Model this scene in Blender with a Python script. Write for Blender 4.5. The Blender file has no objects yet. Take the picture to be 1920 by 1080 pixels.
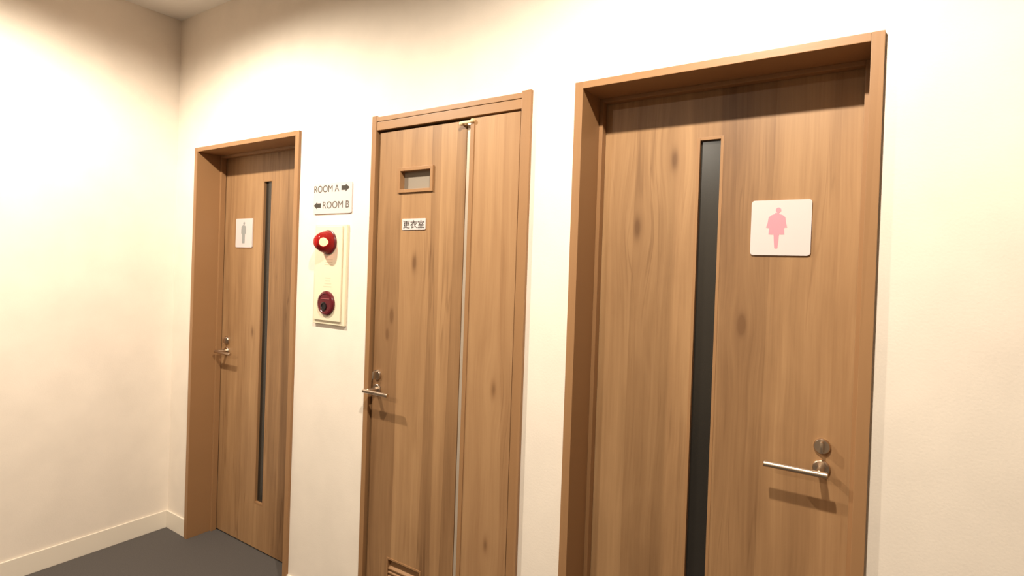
import bpy, bmesh, math, random
from mathutils import Vector, Matrix
random.seed(4)
S = bpy.context.scene
COL = S.collection

# ------------------------------------------------------------------ camera
F = Vector((-0.55021279, 0.83497363, -0.00921518))
R = Vector((0.83434688, 0.55017732, 0.03420803))
U = Vector((-0.03363278, -0.01113304, 0.99937225))
cd = bpy.data.cameras.new('camera')
cam = bpy.data.objects.new('camera', cd)
COL.objects.link(cam)
M = Matrix((R, U, -F)).transposed().to_4x4()
M.translation = Vector((0, -1.55062, 1.48801))
cam.matrix_world = M
cd.sensor_fit = 'HORIZONTAL'
cd.sensor_width = 36
cd.lens = 1051.44 / 1920 * 36
cd.shift_x = -1.5 / 1920
cd.shift_y = (513.1 - 540) / 1920
cd.clip_start = 0.02
S.camera = cam

# ------------------------------------------------------------------ view + world
S.view_settings.view_transform = 'Standard'
S.view_settings.look = 'None'
S.view_settings.exposure = 0.0
S.view_settings.gamma = 1.0
S.view_settings.use_curve_mapping = False
w = bpy.data.worlds.new('world')
w.use_nodes = True
w.node_tree.nodes['Background'].inputs[0].default_value = (1.0, 0.82, 0.62, 1)
w.node_tree.nodes['Background'].inputs[1].default_value = 0.05
S.world = w

CEIL = 2.78
LAMPS = [(-2.36, -1.00, 1.0, 168), (-0.40, -1.00, 1.0, 168), (-1.5, -3.3, 0.75, 176)]
LAMP_W = 45.0
LAMP_COL = (1.0, 0.895, 0.74)


# ------------------------------------------------------------------ helpers
def lin(h):
    c = [int(h[i:i + 2], 16) / 255 for i in (0, 2, 4)]
    return tuple((x / 12.92 if x <= 0.04045 else ((x + 0.055) / 1.055) ** 2.4) for x in c) + (1,)


def mat(name, col, rough=0.5, metal=0.0, spec=0.5, bump=None, emit=None, var=0.0, vscale=8.0):
    m = bpy.data.materials.new(name)
    m.use_nodes = True
    nt = m.node_tree
    b = nt.nodes['Principled BSDF']
    b.inputs['Base Color'].default_value = col
    b.inputs['Roughness'].default_value = rough
    b.inputs['Metallic'].default_value = metal
    b.inputs['Specular IOR Level'].default_value = spec
    if emit:
        b.inputs['Emission Color'].default_value = emit[0]
        b.inputs['Emission Strength'].default_value = emit[1]
    tc = nt.nodes.new('ShaderNodeTexCoord')
    n = nt.nodes.new('ShaderNodeTexNoise')
    n.inputs['Scale'].default_value = vscale
    n.inputs['Detail'].default_value = 4
    nt.links.new(tc.outputs['Object'], n.inputs['Vector'])
    if var:
        mx = nt.nodes.new('ShaderNodeMix')
        mx.data_type = 'RGBA'
        mx.inputs['A'].default_value = tuple(c * (1 - var) for c in col[:3]) + (1,)
        mx.inputs['B'].default_value = tuple(min(1, c * (1 + var)) for c in col[:3]) + (1,)
        nt.links.new(n.outputs['Fac'], mx.inputs['Factor'])
        nt.links.new(mx.outputs['Result'], b.inputs['Base Color'])
    if bump:
        n2 = nt.nodes.new('ShaderNodeTexNoise')
        n2.inputs['Scale'].default_value = bump[0]
        n2.inputs['Detail'].default_value = 6
        nt.links.new(tc.outputs['Object'], n2.inputs['Vector'])
        bp = nt.nodes.new('ShaderNodeBump')
        bp.inputs['Strength'].default_value = bump[1]
        bp.inputs['Distance'].default_value = bump[2]
        nt.links.new(n2.outputs['Fac'], bp.inputs['Height'])
        nt.links.new(bp.outputs['Normal'], b.inputs['Normal'])
    return m


def wood(name, base, dark, light, seed=0.0, knots=(), contrast=1.0, band=12.0, along='Z', rough=0.42):
    """vertical lamella bands, fine grain and a few knots, in the door's own coordinates"""
    m = bpy.data.materials.new(name)
    m.use_nodes = True
    nt = m.node_tree
    N, L = nt.nodes, nt.links
    b = N['Principled BSDF']
    b.inputs['Roughness'].default_value = rough
    b.inputs['Specular IOR Level'].default_value = 0.35

    def math_(op, a, c=None, d=None):
        n = N.new('ShaderNodeMath')
        n.operation = op
        for i, v in enumerate((a, c, d)):
            if v is None:
                continue
            if isinstance(v, (int, float)):
                n.inputs[i].default_value = v
            else:
                L.new(v, n.inputs[i])
        return n.outputs[0]

    tc = N.new('ShaderNodeTexCoord')
    sp = N.new('ShaderNodeSeparateXYZ')
    L.new(tc.outputs['Object'], sp.inputs[0])
    x, z = sp.outputs[0], sp.outputs[2]
    if along == 'X':
        x, z = z, x
    # the grain runs around knots: push x away from each knot
    warp = None
    kd = None
    for (kx, kz, r) in knots:
        dx = math_('SUBTRACT', x, kx)
        dz = math_('MULTIPLY', math_('SUBTRACT', z, kz), 0.36)
        d2 = math_('ADD', math_('MULTIPLY', dx, dx), math_('MULTIPLY', dz, dz))
        g = math_('EXPONENT', math_('MULTIPLY', d2, -1.0 / (2 * (r * 2.6) ** 2)))
        k = math_('EXPONENT', math_('MULTIPLY', d2, -1.0 / (2 * (r * 0.55) ** 2)))
        wv = math_('MULTIPLY', math_('MULTIPLY', dx, g), -0.75)
        warp = wv if warp is None else math_('ADD', warp, wv)
        kd = k if kd is None else math_('ADD', kd, k)
    # slow waviness of the grain
    cb0 = N.new('ShaderNodeCombineXYZ')
    L.new(math_('MULTIPLY', x, 5.0), cb0.inputs[0])
    L.new(math_('MULTIPLY', z, 1.6), cb0.inputs[2])
    cb0.inputs[1].default_value = seed
    nw = N.new('ShaderNodeTexNoise')
    nw.inputs['Scale'].default_value = 1.0
    nw.inputs['Detail'].default_value = 2
    L.new(cb0.outputs[0], nw.inputs['Vector'])
    xw = math_('ADD', x, math_('MULTIPLY', math_('SUBTRACT', nw.outputs['Fac'], 0.5), 0.035))
    if warp is not None:
        xw = math_('ADD', xw, warp)

    def noise(sx, sz, det, off, xin=xw, dist=0.0):
        cb = N.new('ShaderNodeCombineXYZ')
        L.new(math_('MULTIPLY', xin, sx), cb.inputs[0])
        L.new(math_('MULTIPLY', z, sz), cb.inputs[2])
        cb.inputs[1].default_value = seed + off
        n = N.new('ShaderNodeTexNoise')
        n.inputs['Scale'].default_value = 1.0
        n.inputs['Detail'].default_value = det
        n.inputs['Distortion'].default_value = dist
        L.new(cb.outputs[0], n.inputs['Vector'])
        return n.outputs['Fac']

    # lamella bands: stepped random value along x, edges left straight
    cell = math_('FLOOR', math_('ADD', math_('MULTIPLY', x, band), math_('MULTIPLY', noise(7.0, 0.12, 1, 3.3, x), 3.0)))
    wn = N.new('ShaderNodeTexWhiteNoise')
    wn.noise_dimensions = '1D'
    L.new(math_('ADD', cell, seed * 7.13 + 0.37), wn.inputs['W'])
    bandv = math_('SUBTRACT', wn.outputs['Value'], 0.5)
    broad = math_('SUBTRACT', noise(6.0, 0.7, 3, 11.0), 0.5)
    mid = math_('SUBTRACT', noise(28.0, 1.1, 4, 21.0), 0.5)
    fine = math_('SUBTRACT', noise(170.0, 4.0, 5, 31.0), 0.5)
    blot = math_('SUBTRACT', noise(9.0, 2.6, 4, 41.0, dist=0.6), 0.5)
    v = math_('MULTIPLY', bandv, 0.48 * contrast)
    v = math_('ADD', v, math_('MULTIPLY', broad, 0.55 * contrast))
    v = math_('ADD', v, math_('MULTIPLY', mid, 0.62 * contrast))
    v = math_('ADD', v, math_('MULTIPLY', fine, 0.30 * contrast))
    v = math_('ADD', v, math_('MULTIPLY', blot, 0.40 * contrast))
    vein = math_('ABSOLUTE', math_('SUBTRACT', noise(26.0, 1.0, 2, 51.0, dist=0.8), 0.5))
    vein = math_('SUBTRACT', 1.0, math_('MINIMUM', math_('MULTIPLY', vein, 28.0), 1.0))
    msk = math_('MAXIMUM', math_('MULTIPLY', math_('SUBTRACT', noise(8.0, 1.7, 2, 61.0), 0.5), 5.0), 0.0)
    v = math_('SUBTRACT', v, math_('MULTIPLY', math_('MULTIPLY', vein, math_('MINIMUM', msk, 1.0)), 0.30 * contrast))
    if kd is not None:
        v = math_('SUBTRACT', v, math_('MULTIPLY', kd, 0.55))
    v = math_('ADD', v, 0.5)
    cr = N.new('ShaderNodeValToRGB')
    cr.color_ramp.elements[0].position = 0.05
    cr.color_ramp.elements[0].color = dark
    cr.color_ramp.elements[1].position = 0.95
    cr.color_ramp.elements[1].color = light
    e = cr.color_ramp.elements.new(0.5)
    e.color = base
    L.new(v, cr.inputs[0])
    L.new(cr.outputs[0], b.inputs['Base Color'])
    bp = N.new('ShaderNodeBump')
    bp.inputs['Strength'].default_value = 0.12
    bp.inputs['Distance'].default_value = 0.0008
    L.new(fine, bp.inputs['Height'])
    L.new(bp.outputs['Normal'], b.inputs['Normal'])
    return m


def link(name, bm, m, root=None, smooth=False):
    """one mesh object; geometry is given in place coordinates and re-based on its thing"""
    base = root
    while base is not None and base.parent is not None:
        base = base.parent
    if base is not None:
        bmesh.ops.translate(bm, verts=bm.verts, vec=-base.location)
    bmesh.ops.recalc_face_normals(bm, faces=bm.faces)
    me = bpy.data.meshes.new(name)
    bm.to_mesh(me)
    bm.free()
    o = bpy.data.objects.new(name, me)
    COL.objects.link(o)
    me.materials.append(m)
    if smooth:
        for p in me.polygons:
            p.use_smooth = True
        me.set_sharp_from_angle(angle=math.radians(38))
    if root is not None:
        o.parent = root
    return o


def empty(name, loc, label=None, cat=None, kind=None, group=None):
    o = bpy.data.objects.new(name, None)
    COL.objects.link(o)
    o.location = loc
    o.empty_display_size = 0.05
    if label: o['label'] = label
    if cat: o['category'] = cat
    if kind: o['kind'] = kind
    if group: o['group'] = group
    return o


def box(bm, x0, x1, y0, y1, z0, z1, bev=0.0):
    vs = [bm.verts.new((x, y, z)) for x in (x0, x1) for y in (y0, y1) for z in (z0, z1)]
    idx = [(0, 1, 3, 2), (4, 6, 7, 5), (0, 4, 5, 1), (2, 3, 7, 6), (0, 2, 6, 4), (1, 5, 7, 3)]
    fs = [bm.faces.new([vs[i] for i in f]) for f in idx]
    if bev:
        es = list({e for f in fs for e in f.edges})
        bmesh.ops.bevel(bm, geom=es, offset=bev, segments=2, affect='EDGES', profile=0.7)


def prism(bm, pts, y0, y1, bev=0.0):
    """outline in x,z (counter-clockwise seen from the front) given thickness in y"""
    a = [bm.verts.new((x, y0, z)) for x, z in pts]
    c = [bm.verts.new((x, y1, z)) for x, z in pts]
    f0 = bm.faces.new(a)
    bm.faces.new(c[::-1])
    n = len(pts)
    for i in range(n):
        bm.faces.new((a[i], c[i], c[(i + 1) % n], a[(i + 1) % n]))
    if bev:
        bmesh.ops.bevel(bm, geom=list(f0.edges), offset=bev, segments=2, affect='EDGES', profile=0.7)


def rrect(x0, x1, z0, z1, r, n=6):
    pts = []
    for cx, cz, a0 in ((x1 - r, z1 - r, 0), (x0 + r, z1 - r, 90), (x0 + r, z0 + r, 180), (x1 - r, z0 + r, 270)):
        for i in range(n + 1):
            a = math.radians(a0 + 90 * i / n)
            pts.append((cx + r * math.cos(a), cz + r * math.sin(a)))
    return pts


def lathe(bm, cx, cz, y0, prof, n=40, ax='Y'):
    """profile of (radius, out) around an axis that leaves the wall (towards -Y)"""
    rings = []
    for r, d in prof:
        if r < 1e-6:
            rings.append([bm.verts.new((cx, y0 - d, cz))])
        else:
            rings.append([bm.verts.new((cx + r * math.cos(2 * math.pi * i / n), y0 - d, cz + r * math.sin(2 * math.pi * i / n))) for i in range(n)])
    for a, b in zip(rings, rings[1:]):
        for i in range(n):
            j = (i + 1) % n
            if len(a) == 1 and len(b) == 1:
                continue
            if len(a) == 1:
                bm.faces.new((a[0], b[i], b[j]))
            elif len(b) == 1:
                bm.faces.new((a[i], b[0], a[j]))
            else:
                bm.faces.new((a[i], b[i], b[j], a[j]))
    for rg in (rings[0], rings[-1]):
        if len(rg) > 2:
            bm.faces.new(rg)


def rod(bm, p, q, r, n=20, bev=0.0015):
    p, q = Vector(p), Vector(q)
    d = (q - p).normalized()
    up = Vector((0, 0, 1)) if abs(d.z) < 0.9 else Vector((1, 0, 0))
    u = d.cross(up).normalized()
    v = d.cross(u)
    L = (q - p).length
    rings = []
    for t, rr in ((0, r - bev), (bev, r), (L - bev, r), (L, r - bev)):
        rings.append([bm.verts.new(p + d * t + (u * math.cos(2 * math.pi * i / n) + v * math.sin(2 * math.pi * i / n)) * rr) for i in range(n)])
    for a, b in zip(rings, rings[1:]):
        for i in range(n):
            j = (i + 1) % n
            bm.faces.new((a[i], b[i], b[j], a[j]))
    bm.faces.new(rings[0])
    bm.faces.new(rings[-1])


def text_part(name, body, x0, x1, zc, h, y, m, root, depth=0.0006, bold=0.0):
    """lettering as a thin raised mesh, fitted to the given width and height"""
    cu = bpy.data.curves.new('lettering', 'FONT')
    cu.body = body
    cu.size = 1.0
    cu.extrude = 0.01
    cu.offset = bold
    t = bpy.data.objects.new('lettering', cu)
    COL.objects.link(t)
    bpy.context.view_layer.update()
    dg = bpy.context.evaluated_depsgraph_get()
    me = bpy.data.meshes.new_from_object(t.evaluated_get(dg))
    bm = bmesh.new()
    bm.from_mesh(me)
    COL.objects.unlink(t)
    bpy.data.objects.remove(t)
    bpy.data.meshes.remove(me)
    xs = [v.co.x for v in bm.verts]
    ys = [v.co.y for v in bm.verts]
    a0, a1, b0, b1 = min(xs), max(xs), min(ys), max(ys)
    for v in bm.verts:
        X = x0 + (v.co.x - a0) / (a1 - a0) * (x1 - x0)
        Z = zc + ((v.co.y - b0) / (b1 - b0) - 0.5) * h
        Y = y - (depth if v.co.z > 0 else 0)
        v.co = (X, Y, Z)
    return link(name, bm, m, root)


# ------------------------------------------------------------------ materials
W_BASE, W_DARK, W_LIGHT = lin('9b7753'), lin('735337'), lin('b89269')
wall_m = mat('cream_wallpaper', lin('e8ddd0'), 0.85, spec=0.2, bump=(160, 0.25, 0.0012), var=0.08, vscale=7)
far_m = mat('taupe_wallpaper', lin('bcae9c'), 0.85, spec=0.2, var=0.05)
ceil_m = mat('ceiling_paper', lin('ebe6df'), 0.9, spec=0.2, bump=(120, 0.2, 0.001))
base_m = mat('baseboard_vinyl', lin('e6dccd'), 0.5)
carpet_m = mat('grey_carpet', lin('5a5552'), 0.95, spec=0.1, bump=(700, 0.6, 0.002), var=0.22, vscale=260)
case_m = wood('casing_wood', lin('98724e'), lin('8b6644'), lin('a77f59'), seed=2.0, contrast=0.35)
case_h = wood('casing_wood_across', lin('98724e'), lin('8b6644'), lin('a77f59'), seed=5.0, contrast=0.35, along='X')
gap_m = mat('dark_gap_shade', lin('2a1a10'), 0.8)  # shade inside the door gaps, put in as a dark colour
steel_m = mat('satin_nickel', lin('c9b8a6'), 0.3, metal=1.0)
alu_m = mat('aluminium_strip', lin('c4b4a2'), 0.4, metal=0.45)
glass_m = mat('smoked_door_glass', lin('26231f'), 0.25, spec=0.6)
white_m = mat('ivory_acrylic_plaque', lin('cfc4c2'), 0.3, var=0.01)
pink_m = mat('pink_print', lin('d28c99'), 0.5)
grey_m = mat('pale_grey_print', lin('8f9190'), 0.5)
ink_m = mat('dark_grey_print', lin('575046'), 0.5)
ink2_m = mat('black_print', lin('39342e'), 0.5)
panel_m = mat('cream_steel_panel', lin('e2d6bb'), 0.4)
faint_m = mat('faint_print', lin('c9bc9e'), 0.5)
maroon_m = mat('maroon_plastic', lin('5e1a22'), 0.22)
black_m = mat('black_plastic', lin('1c1518'), 0.3)
ivory_m = mat('ivory_latch_plastic', lin('dcbf92'), 0.4)
reflector_m = mat('lamp_trim_white', lin('eeeae4'), 0.4)
lens_m = bpy.data.materials.new('red_lamp_lens')
lens_m.use_nodes = True
_b = lens_m.node_tree.nodes['Principled BSDF']
_b.inputs['Base Color'].default_value = (0.95, 0.05, 0.045, 1)
_b.inputs['Roughness'].default_value = 0.12
_b.inputs['Transmission Weight'].default_value = 0.75
_b.inputs['IOR'].default_value = 1.2
bulb_m = mat('glowing_bulb', (1, 0.8, 0.5, 1), 0.4, emit=((1.0, 0.72, 0.38, 1), 9.0))
disc_m = mat('downlight_glow', (1, 0.9, 0.7, 1), 0.4, emit=((1.0, 0.82, 0.6, 1), 6.0))

# ------------------------------------------------------------------ room shell
TOP = 2.065          # top of all three casings
FP = -0.012          # casing front plane
D1 = (-3.020, -2.193)   # clear opening between jamb boards
D3 = (-0.781, -0.040)
D2 = (-1.7035, -0.966)  # outer casing
CT = 0.027           # casing board thickness seen from the front


def struct(name, bm, m):
    o = link(name, bm, m)
    o['kind'] = 'structure'
    return o


WX0, WX1 = -3.25, 3.0
bm = bmesh.new()
for x0, x1, zt in ((WX0, D1[0] - CT, 0), (D1[0] - CT, D1[1] + CT, TOP - 0.003), (D1[1] + CT, D2[0] + 0.004, 0), (D2[0] + 0.004, D2[1] - 0.004, TOP - 0.008),
                   (D2[1] - 0.004, D3[0] - CT, 0), (D3[0] - CT, D3[1] + CT, TOP - 0.003), (D3[1] + CT, WX1, 0)):
    box(bm, x0, x1, 0, 0.2, zt, CEIL)
bmesh.ops.remove_doubles(bm, verts=bm.verts, dist=1e-5)
struct('wall_front', bm, wall_m)
bm = bmesh.new(); box(bm, -3.40, -3.25, -0.92, 0.2, 0, CEIL); struct('wall_left', bm, wall_m)
bm = bmesh.new(); box(bm, -5.6, WX1, -4.35, -4.2, 0, CEIL); struct('wall_back', bm, far_m)
bm = bmesh.new(); box(bm, WX1, WX1 + 0.15, -4.35, 0.2, 0, CEIL); struct('wall_right', bm, wall_m)
bm = bmesh.new(); box(bm, -5.75, -5.6, -4.35, 0.2, 0, CEIL); struct('wall_end', bm, wall_m)
bm = bmesh.new(); box(bm, -5.6, -3.40, 0.05, 0.2, 0, CEIL); struct('wall_side', bm, wall_m)
bm = bmesh.new(); box(bm, -5.75, WX1 + 0.15, -4.35, 0.2, -0.1, 0.0); struct('floor', bm, carpet_m)
bm = bmesh.new(); box(bm, -5.75, WX1 + 0.15, -4.35, 0.2, CEIL, CEIL + 0.1); struct('ceiling', bm, ceil_m)

# baseboards between the casings
bm = bmesh.new()
for x0, x1 in ((-3.25, D1[0] - CT), (D1[1] + CT, D2[0]), (D2[1], D3[0] - CT), (D3[1] + CT, WX1)):
    box(bm, x0, x1, -0.008, 0, 0, 0.093, 0.002)
struct('baseboard_front', bm, base_m)
bm = bmesh.new(); box(bm, -3.25, -3.242, -0.92, -0.008, 0, 0.093, 0.002); struct('baseboard_left', bm, base_m)


# ------------------------------------------------------------------ lever handle
def lever_set(root_leaf, px, pz, y, toward, length, stand):
    """round rose, thumb turn above, straight bar; returns nothing, children of the leaf"""
    bm = bmesh.new()
    lathe(bm, px, pz, y, [(0.021, 0), (0.021, 0.005), (0.019, 0.007), (0.0, 0.007)])
    rose = link('handle_rose', bm, steel_m, root_leaf, True)
    bm = bmesh.new()
    lathe(bm, px, pz + 0.058, y, [(0.020, 0), (0.020, 0.006), (0.018, 0.009), (0.0, 0.009)])
    prism(bm, rrect(px - 0.004, px + 0.004, pz + 0.043, pz + 0.073, 0.0035), y - 0.024, y - 0.008, 0.001)
    link('thumb_turn', bm, steel_m, root_leaf, True)
    bm = bmesh.new()
    rod(bm, (px, y - 0.006, pz), (px, y - stand - 0.001, pz), 0.009)
    rod(bm, (px - toward * 0.02, y - stand, pz), (px + toward * (length - 0.02), y - stand, pz), 0.0078)
    link('lever_handle', bm, steel_m, root_leaf, True)


def leaf_with_slot(name, x0, x1, z0, z1, y0, y1, s, m, root, more=()):
    """door leaf with one opening, or more openings of the same width above one another"""
    bm = bmesh.new()
    sx0, sx1 = s[0], s[1]
    holes = sorted([(s[2], s[3])] + list(more))
    xs = [x0, sx0, sx1, x1]
    zs = [z0] + [v for h in holes for v in h] + [z1]
    nz = len(zs)
    g = [[[bm.verts.new((x, y, z)) for z in zs] for x in xs] for y in (y0, y1)]

    def solid(i, j):
        return 0 <= i < 3 and 0 <= j < nz - 1 and not (i == 1 and j % 2 == 1)
    for i in range(3):
        for j in range(nz - 1):
            if not solid(i, j):
                continue
            for k in (0, 1):
                bm.faces.new((g[k][i][j], g[k][i + 1][j], g[k][i + 1][j + 1], g[k][i][j + 1]))
            for di, dj, p, q in ((-1, 0, (i, j), (i, j + 1)), (1, 0, (i + 1, j), (i + 1, j + 1)), (0, -1, (i, j), (i + 1, j)), (0, 1, (i, j + 1), (i + 1, j + 1))):
                if not solid(i + di, j + dj):
                    bm.faces.new((g[0][p[0]][p[1]], g[0][q[0]][q[1]], g[1][q[0]][q[1]], g[1][p[0]][p[1]]))
    return link(name, bm, m, root)


def bead(root, s, w, y0, y1, m, bev=0.0008):
    """frame of four mitred strips lining a slot; s is the slot, w the width seen from the front"""
    bm = bmesh.new()
    x0, x1, z0, z1 = s
    box(bm, x0, x0 + w, y0, y1, z0, z1, bev)
    box(bm, x1 - w, x1, y0, y1, z0, z1, bev)
    box(bm, x0 + w, x1 - w, y0, y1, z0, z0 + w, bev)
    box(bm, x0 + w, x1 - w, y0, y1, z1 - w, z1, bev)
    return link('glazing_bead', bm, m, root)


# ------------------------------------------------------------------ recessed doors (1 and 3)
def deep_door(name, op, slot, wood_args, px, toward, lever_len, label, lever_stand=0.06):
    xa, xb = op
    root = empty(name, ((xa + xb) / 2, 0, 0), kind='structure')
    root['label'] = label
    RY = 0.142
    inner_top = 2.044
    bm = bmesh.new()
    box(bm, xa - CT, xa, FP, 0.19, 0, TOP, 0.0012)
    box(bm, xb, xb + CT, FP, 0.19, 0, TOP, 0.0012)
    link('door_jambs', bm, case_m, root)
    bm = bmesh.new()
    box(bm, xa, xb, FP, 0.19, inner_top, TOP, 0.0012)
    link('door_head', bm, case_h, root)
    bm = bmesh.new()
    st = 0.013
    box(bm, xa, xa + st, 0.112, 0.139, 0, inner_top, 0.0015)
    box(bm, xb - st, xb, 0.112, 0.139, 0, inner_top, 0.0015)
    box(bm, xa + st, xb - st, 0.112, 0.139, inner_top - st, inner_top, 0.0015)
    link('door_stop', bm, case_m, root)
    wm = wood(name + '_leaf_wood', W_BASE, W_DARK, W_LIGHT, **wood_args(root.location.x))
    leaf = leaf_with_slot('door_leaf', xa + 0.003, xb - 0.003, 0.008, inner_top - 0.003, RY, RY + 0.036, slot, wm, root)
    bead(leaf, slot, 0.0085, RY - 0.001, RY + 0.034, case_m)
    x0, x1, z0, z1 = slot
    bm = bmesh.new(); box(bm, x0 + 0.0085, x1 - 0.0085, RY + 0.013, RY + 0.018, z0 + 0.0085, z1 - 0.0085)
    link('glass_pane', bm, glass_m, leaf)
    lever_set(leaf, px, 0.989, RY, toward, lever_len, lever_stand)
    return root


deep_door('door_1', D1, (-2.665, -2.584, 0.236, 1.897),
          lambda cx: dict(seed=1.7, knots=((-2.724 - cx, 1.113, 0.014),)), -2.955, 1, 0.145,
          'wooden door at the left with a narrow glass slot and the small figure plaque', 0.055)
deep_door('door_3', D3, (-0.473, -0.397, 0.236, 1.895),
          lambda cx: dict(seed=6.4, knots=((-0.540 - cx, 1.835, 0.016), (-0.651 - cx, 1.628, 0.018), (-0.33 - cx, 1.35, 0.012))), -0.118, -1, 0.152,
          'wooden door at the right with a narrow dark glass slot and the pink figure plaque')

# ------------------------------------------------------------------ door 2: flush changing room door with a narrow side leaf
cx2 = (D2[0] + D2[1]) / 2
d2 = empty('door_2', (cx2, 0, 0), kind='structure')
d2['label'] = 'wooden changing room door in the middle with a small window and a narrow side leaf'
a, b = D2
bm = bmesh.new()
box(bm, a, a + 0.024, FP, 0.12, 0, TOP + 0.004, 0.0015)
box(bm, b - 0.036, b, FP, 0.12, 0, TOP + 0.004, 0.0015)
link('door_jambs', bm, case_m, d2)
bm = bmesh.new()
box(bm, a + 0.024, b - 0.036, FP + 0.001, 0.12, 2.046, TOP - 0.001, 0.0012)
box(bm, a + 0.024, b - 0.036, FP + 0.003, 0.12, 2.012, 2.0445, 0.0012)
link('door_head', bm, case_h, d2)
bm = bmesh.new()
box(bm, a + 0.024, b - 0.036, 0.046, 0.10, 0.0, 2.012)
link('shade_backing', bm, gap_m, d2)  # dark backing block, its colour stands for shade in the gaps and behind the louvre
LY = 0.004
LYB = -0.009
wA = wood('door_2_wide_leaf_wood', W_BASE, W_DARK, W_LIGHT, seed=14.6, contrast=0.85,
          knots=((-1.47 - cx2, 1.498, 0.015), (-1.579 - cx2, 1.289, 0.011), (-1.60 - cx2, 1.215, 0.008)))
wB = wood('door_2_side_leaf_wood', lin('97724f'), W_DARK, lin('ae8962'), seed=9.2, contrast=0.9,
          knots=((-1.078 - cx2, 1.078, 0.014), (-1.09 - cx2, 0.55, 0.012)))
leafA = leaf_with_slot('main_leaf', -1.673, -1.2385, 0.010, 2.004, LY, LY + 0.036, (-1.563, -1.386, 1.762, 1.857), wA, d2, more=((0.090, 0.358),))
bm = bmesh.new(); box(bm, -1.211, -1.0065, LYB, LYB + 0.036, 0.010, 2.004, 0.001); leafB = link('side_leaf', bm, wB, d2)
# window in the main leaf
bead(leafA, (-1.563, -1.386, 1.762, 1.857), 0.0125, LY - 0.007, LY + 0.034, case_m)
bm = bmesh.new(); box(bm, -1.5505, -1.3985, LY + 0.018, LY + 0.023, 1.7745, 1.8445)
window_glass = mat('frosted_window_glass', lin('8b8072'), 0.35, spec=0.6)
link('glass_pane', bm, window_glass, leafA)
# louvre set into the second opening: frame lip and sloping slats
LX0, LX1, LZ0, LZ1 = -1.563, -1.386, 0.090, 0.358
lz = bmesh.new()
t = 0.0075
box(lz, LX0, LX0 + t, LY - 0.002, LY + 0.034, LZ0, LZ1, 0.001)
box(lz, LX1 - t, LX1, LY - 0.002, LY + 0.034, LZ0, LZ1, 0.001)
box(lz, LX0 + t, LX1 - t, LY - 0.002, LY + 0.034, LZ1 - t, LZ1, 0.001)
box(lz, LX0 + t, LX1 - t, LY - 0.002, LY + 0.034, LZ0, LZ0 + t, 0.001)
z = LZ1 - 0.034
while z > LZ0 + 0.02:
    prof = ((LY, z - 0.010), (LY, z - 0.0065), (LY + 0.022, z + 0.008), (LY + 0.022, z + 0.0045))
    vs = [lz.verts.new((x, y, zz)) for x in (LX0 + t, LX1 - t) for (y, zz) in prof]
    for f in ((0, 1, 2, 3), (7, 6, 5, 4), (0, 4, 5, 1), (1, 5, 6, 2), (2, 6, 7, 3), (3, 7, 4, 0)):
        lz.faces.new([vs[i] for i in f])
    z -= 0.0160
link('louvre_vent', lz, case_m, leafA)
# meeting stile: metal strip with the gap beside it, cover strip
bm = bmesh.new()
box(bm, -1.2350, -1.2135, LY + 0.0005, LY + 0.034, 0.012, 2.000)
link('metal_edge_strip', bm, alu_m, d2)
bm = bmesh.new()
box(bm, -1.2105, -1.194, LYB - 0.003, LYB + 0.001, 0.012, 1.985, 0.0008)
link('cover_strip', bm, case_m, leafB)
bm = bmesh.new()
box(bm, -1.254, -1.200, LYB - 0.006, LYB, 1.989, 1.997, 0.0015)
box(bm, -1.256, -1.246, LYB - 0.006, LY, 1.986, 1.996, 0.0015)
lathe(bm, -1.200, 1.994, LYB, [(0.0075, 0), (0.0075, 0.009), (0.005, 0.012), (0, 0.012)], 20)
lathe(bm, -1.253, 1.990, LYB, [(0.0065, 0), (0.0065, 0.007), (0.004, 0.009), (0, 0.009)], 20)
link('top_catch', bm, ivory_m, leafA, True)
bm = bmesh.new()
box(bm, -1.6795, -1.6735, LY + 0.004, LY + 0.03, 0.955, 1.045)
link('strike_plate', bm, black_m, d2)
lever_set(leafA, -1.644, 0.995, LY, 1, 0.132, 0.054)

# ------------------------------------------------------------------ signs on the wall and doors
# room direction sign
t = empty('direction_sign', (-1.94, 0, 1.755), 'white wall sign with ROOM A and ROOM B arrows above the red lamp', 'sign')
bm = bmesh.new(); prism(bm, rrect(-2.060, -1.818, 1.693, 1.822, 0.007), -0.005, 0, 0.0008)
link('sign_plate', bm, white_m, t)
text_part('lettering', 'ROOM A', -2.058, -1.897, 1.7985, 0.029, -0.005, ink_m, t)
text_part('lettering', 'ROOM B', -1.999, -1.832, 1.7295, 0.029, -0.005, ink_m, t)


def arrow(x0, x1, zc, right):
    bm = bmesh.new()
    L_ = x1 - x0
    hd = L_ * 0.48
    pts = [(0, -0.0095), (L_ - hd, -0.0095), (L_ - hd, -0.016), (L_, 0), (L_ - hd, 0.016), (L_ - hd, 0.0095), (0, 0.0095)]
    P = [((x0 + u) if right else (x1 - u), zc + v) for u, v in pts]
    if not right:
        P = P[::-1]
    prism(bm, P, -0.0056, -0.005)
    link('arrow', bm, ink2_m, t)


arrow(-1.882, -1.832, 1.798, True)
arrow(-2.058, -2.011, 1.7285, False)


def blob_outline(segs):
    return segs


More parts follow.
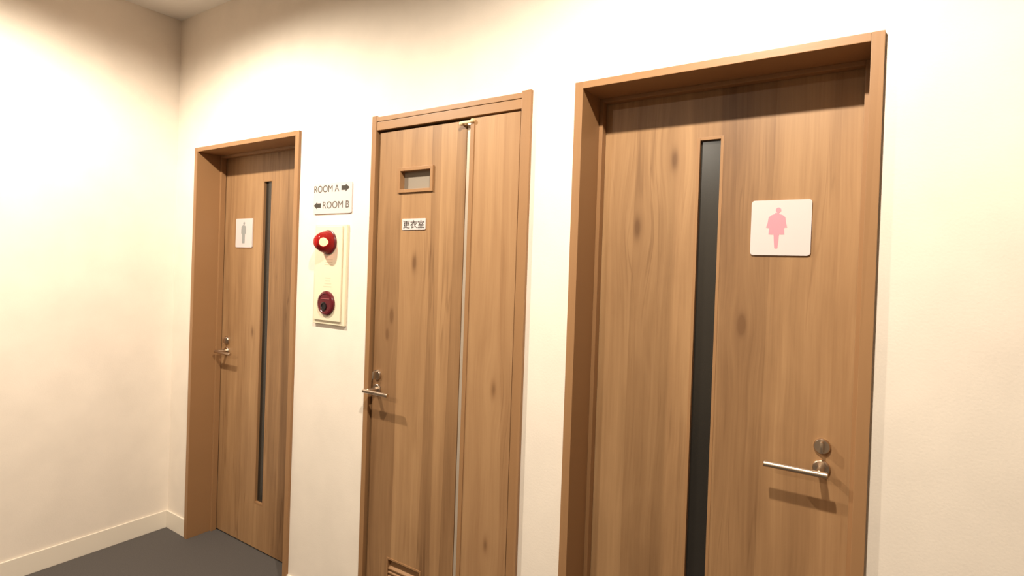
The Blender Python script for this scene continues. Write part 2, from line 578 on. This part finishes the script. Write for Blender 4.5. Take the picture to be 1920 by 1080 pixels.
def figure(name, cx, z0, h, female, y, m, root, wid=1.0):
    """flat printed standing figure, head disc plus body outline"""
    bm = bmesh.new()
    # head
    n = 18
    hr = 0.066 * h
    prism(bm, [(cx + 0.03 * h + hr * 0.9 * wid * math.cos(2 * math.pi * i / n), z0 + h * 0.93 + hr * math.sin(2 * math.pi * i / n)) for i in range(n)], y - 0.0005, y)
    if female:
        half = [(0.045, 0.865), (0.05, 0.84), (0.13, 0.81), (0.185, 0.76), (0.205, 0.62), (0.235, 0.51), (0.165, 0.50), (0.175, 0.34), (0.06, 0.338), (0.05, 0.18), (0.035, 0.01), (0.015, 0.0)]
    else:
        half = [(0.04, 0.865), (0.045, 0.835), (0.12, 0.81), (0.155, 0.77), (0.165, 0.60), (0.16, 0.45), (0.10, 0.43), (0.095, 0.05), (0.085, 0.0)]
    for (a0, b0), (a1, b1) in zip(half, half[1:]):   # bands of the outline, all one print
        if abs(b0 - b1) < 1e-6:
            continue
        lo, hi = ((a1, b1), (a0, b0)) if b1 < b0 else ((a0, b0), (a1, b1))
        prism(bm, [(cx - lo[0] * h * wid, z0 + lo[1] * h), (cx + lo[0] * h * wid, z0 + lo[1] * h),
                   (cx + hi[0] * h * wid, z0 + hi[1] * h), (cx - hi[0] * h * wid, z0 + hi[1] * h)], y - 0.0005, y)
    return link(name, bm, m, root)


RY = 0.142
t = empty('restroom_sign', (-0.239, RY, 1.55), 'square cream plaque with pink woman figure on the right door', 'sign')
bm = bmesh.new(); prism(bm, rrect(-0.314, -0.163, 1.549, 1.701, 0.008), RY - 0.005, RY, 0.001); link('sign_plate', bm, white_m, t)
figure('woman_figure', -0.248, 1.568, 0.113, True, RY - 0.005, pink_m, t)
t = empty('restroom_sign', (-2.82, RY, 1.55), 'square white plaque with pale grey man figure on the left door', 'sign')
bm = bmesh.new(); prism(bm, rrect(-2.895, -2.743, 1.551, 1.703, 0.006), RY - 0.005, RY, 0.001); link('sign_plate', bm, white_m, t)
figure('man_figure', -2.822, 1.572, 0.113, False, RY - 0.005, grey_m, t, 1.15)
t = empty('room_name_sign', (-1.476, LY, 1.62), 'small white label with three dark Japanese characters on the middle door', 'sign')
bm = bmesh.new(); prism(bm, rrect(-1.5355, -1.417, 1.6205, 1.663, 0.003), LY - 0.003, LY, 0.0006); link('sign_plate', bm, white_m, t)
text_part('lettering', '更衣室', -1.5295, -1.4225, 1.6415, 0.030, LY - 0.003, ink2_m, t, bold=0.004)

# ------------------------------------------------------------------ fire alarm panel
t = empty('fire_alarm_panel', (-1.935, 0, 1.23), 'tall cream fire alarm panel with lit red lamp below the ROOM A sign', 'fire alarm')
bm = bmesh.new(); box(bm, -2.032, -1.832, -0.012, 0, 1.227, 1.645, 0.002); link('back_box', bm, panel_m, t)
bm = bmesh.new(); box(bm, -2.020, -1.852, -0.019, -0.012, 1.243, 1.638, 0.0025); cover = link('front_cover', bm, panel_m, t)
PX, PY = -1.935, -0.019
bm = bmesh.new()
lathe(bm, PX, 1.571, PY, [(0.051, 0), (0.051, 0.006), (0.047, 0.009), (0.0, 0.009)])
lamp = link('lamp_base', bm, maroon_m, cover, True)
bm = bmesh.new()
prof_o = [(0.047, 0.009), (0.046, 0.018), (0.042, 0.032), (0.035, 0.046), (0.026, 0.057), (0.014, 0.064), (0.0, 0.066)]
lathe(bm, PX, 1.571, PY, prof_o, 48)
link('red_lamp_lens', bm, lens_m, cover, True)
bm = bmesh.new()
lathe(bm, PX, 1.571, PY, [(0.007, 0.0095), (0.010, 0.014), (0.014, 0.020), (0.0155, 0.027), (0.013, 0.034), (0.007, 0.039), (0.0, 0.040)], 32)
link('lamp_bulb', bm, bulb_m, cover, True)
bm = bmesh.new()
lathe(bm, PX, 1.3165, PY, [(0.051, 0), (0.051, 0.006), (0.047, 0.011), (0.040, 0.0125), (0.038, 0.0105), (0.0, 0.0105)], 48)
link('call_button_disc', bm, maroon_m, cover, True)
bm = bmesh.new()
lathe(bm, PX - 0.006, 1.303, PY, [(0.018, 0.0104), (0.018, 0.0135), (0.014, 0.0145), (0.0125, 0.0115), (0, 0.0112)], 28)
link('push_button', bm, black_m, cover, True)
bm = bmesh.new()
box(bm, PX - 0.022, PX + 0.028, PY - 0.0125, PY - 0.0103, 1.334, 1.3365)
link('button_caption', bm, mat('dull_red_print', lin('a8575c'), 0.5), cover)
bm = bmesh.new()
for k, (u0, u1) in enumerate(((-0.020, 0.030), (-0.018, 0.028), (-0.022, 0.030))):
    box(bm, PX + u0, PX + u1, PY - 0.0004, PY, 1.498 - k * 0.011, 1.5005 - k * 0.011)
link('lamp_caption', bm, faint_m, cover)
bm = bmesh.new()
for k, (u0, u1) in enumerate(((-0.016, 0.020), (-0.016, 0.018), (-0.020, 0.024), (-0.026, 0.026))):
    box(bm, PX + u0, PX + u1, PY - 0.0004, PY, 1.421 - k * 0.012, 1.4228 - k * 0.012)
link('instruction_caption', bm, faint_m, cover)

# ------------------------------------------------------------------ ceiling downlights
WHERE = ['recessed round ceiling downlight above the left door', 'recessed round ceiling downlight above the right door', 'recessed round ceiling downlight across the hall behind the viewer']
for (lx, ly, lw, ls), lab in zip(LAMPS, WHERE):
    t = empty('ceiling_downlight', (lx, ly, CEIL), lab, 'lamp', group='row of ceiling downlights')
    bm = bmesh.new()
    n = 40
    rings = [[bm.verts.new((lx + r * math.cos(2 * math.pi * i / n), ly + r * math.sin(2 * math.pi * i / n), z)) for i in range(n)]
             for r, z in ((0.062, CEIL), (0.060, CEIL - 0.005), (0.050, CEIL - 0.006), (0.048, CEIL))]
    for p, q in zip(rings, rings[1:] + rings[:1]):
        for i in range(n):
            j = (i + 1) % n
            bm.faces.new((p[i], q[i], q[j], p[j]))
    link('lamp_trim', bm, reflector_m, t, True)
    bm = bmesh.new()
    vs = [bm.verts.new((lx + 0.047 * math.cos(2 * math.pi * i / n), ly + 0.047 * math.sin(2 * math.pi * i / n), CEIL - 0.0015)) for i in range(n)]
    f = bm.faces.new(vs)
    ex = bmesh.ops.extrude_face_region(bm, geom=[f])
    bmesh.ops.translate(bm, verts=[v for v in ex['geom'] if isinstance(v, bmesh.types.BMVert)], vec=(0, 0, 0.0015))
    link('lamp_diffuser', bm, disc_m, t)
    ld = bpy.data.lights.new('downlight_beam', 'SPOT')
    ld.energy = LAMP_W * 4 * lw
    ld.color = LAMP_COL
    ld.spot_size = math.radians(ls)
    ld.spot_blend = 0.55
    ld.shadow_soft_size = 0.03
    lo = bpy.data.objects.new('downlight_beam', ld)
    COL.objects.link(lo)
    lo.location = (0, 0, -0.04)
    lo.parent = t
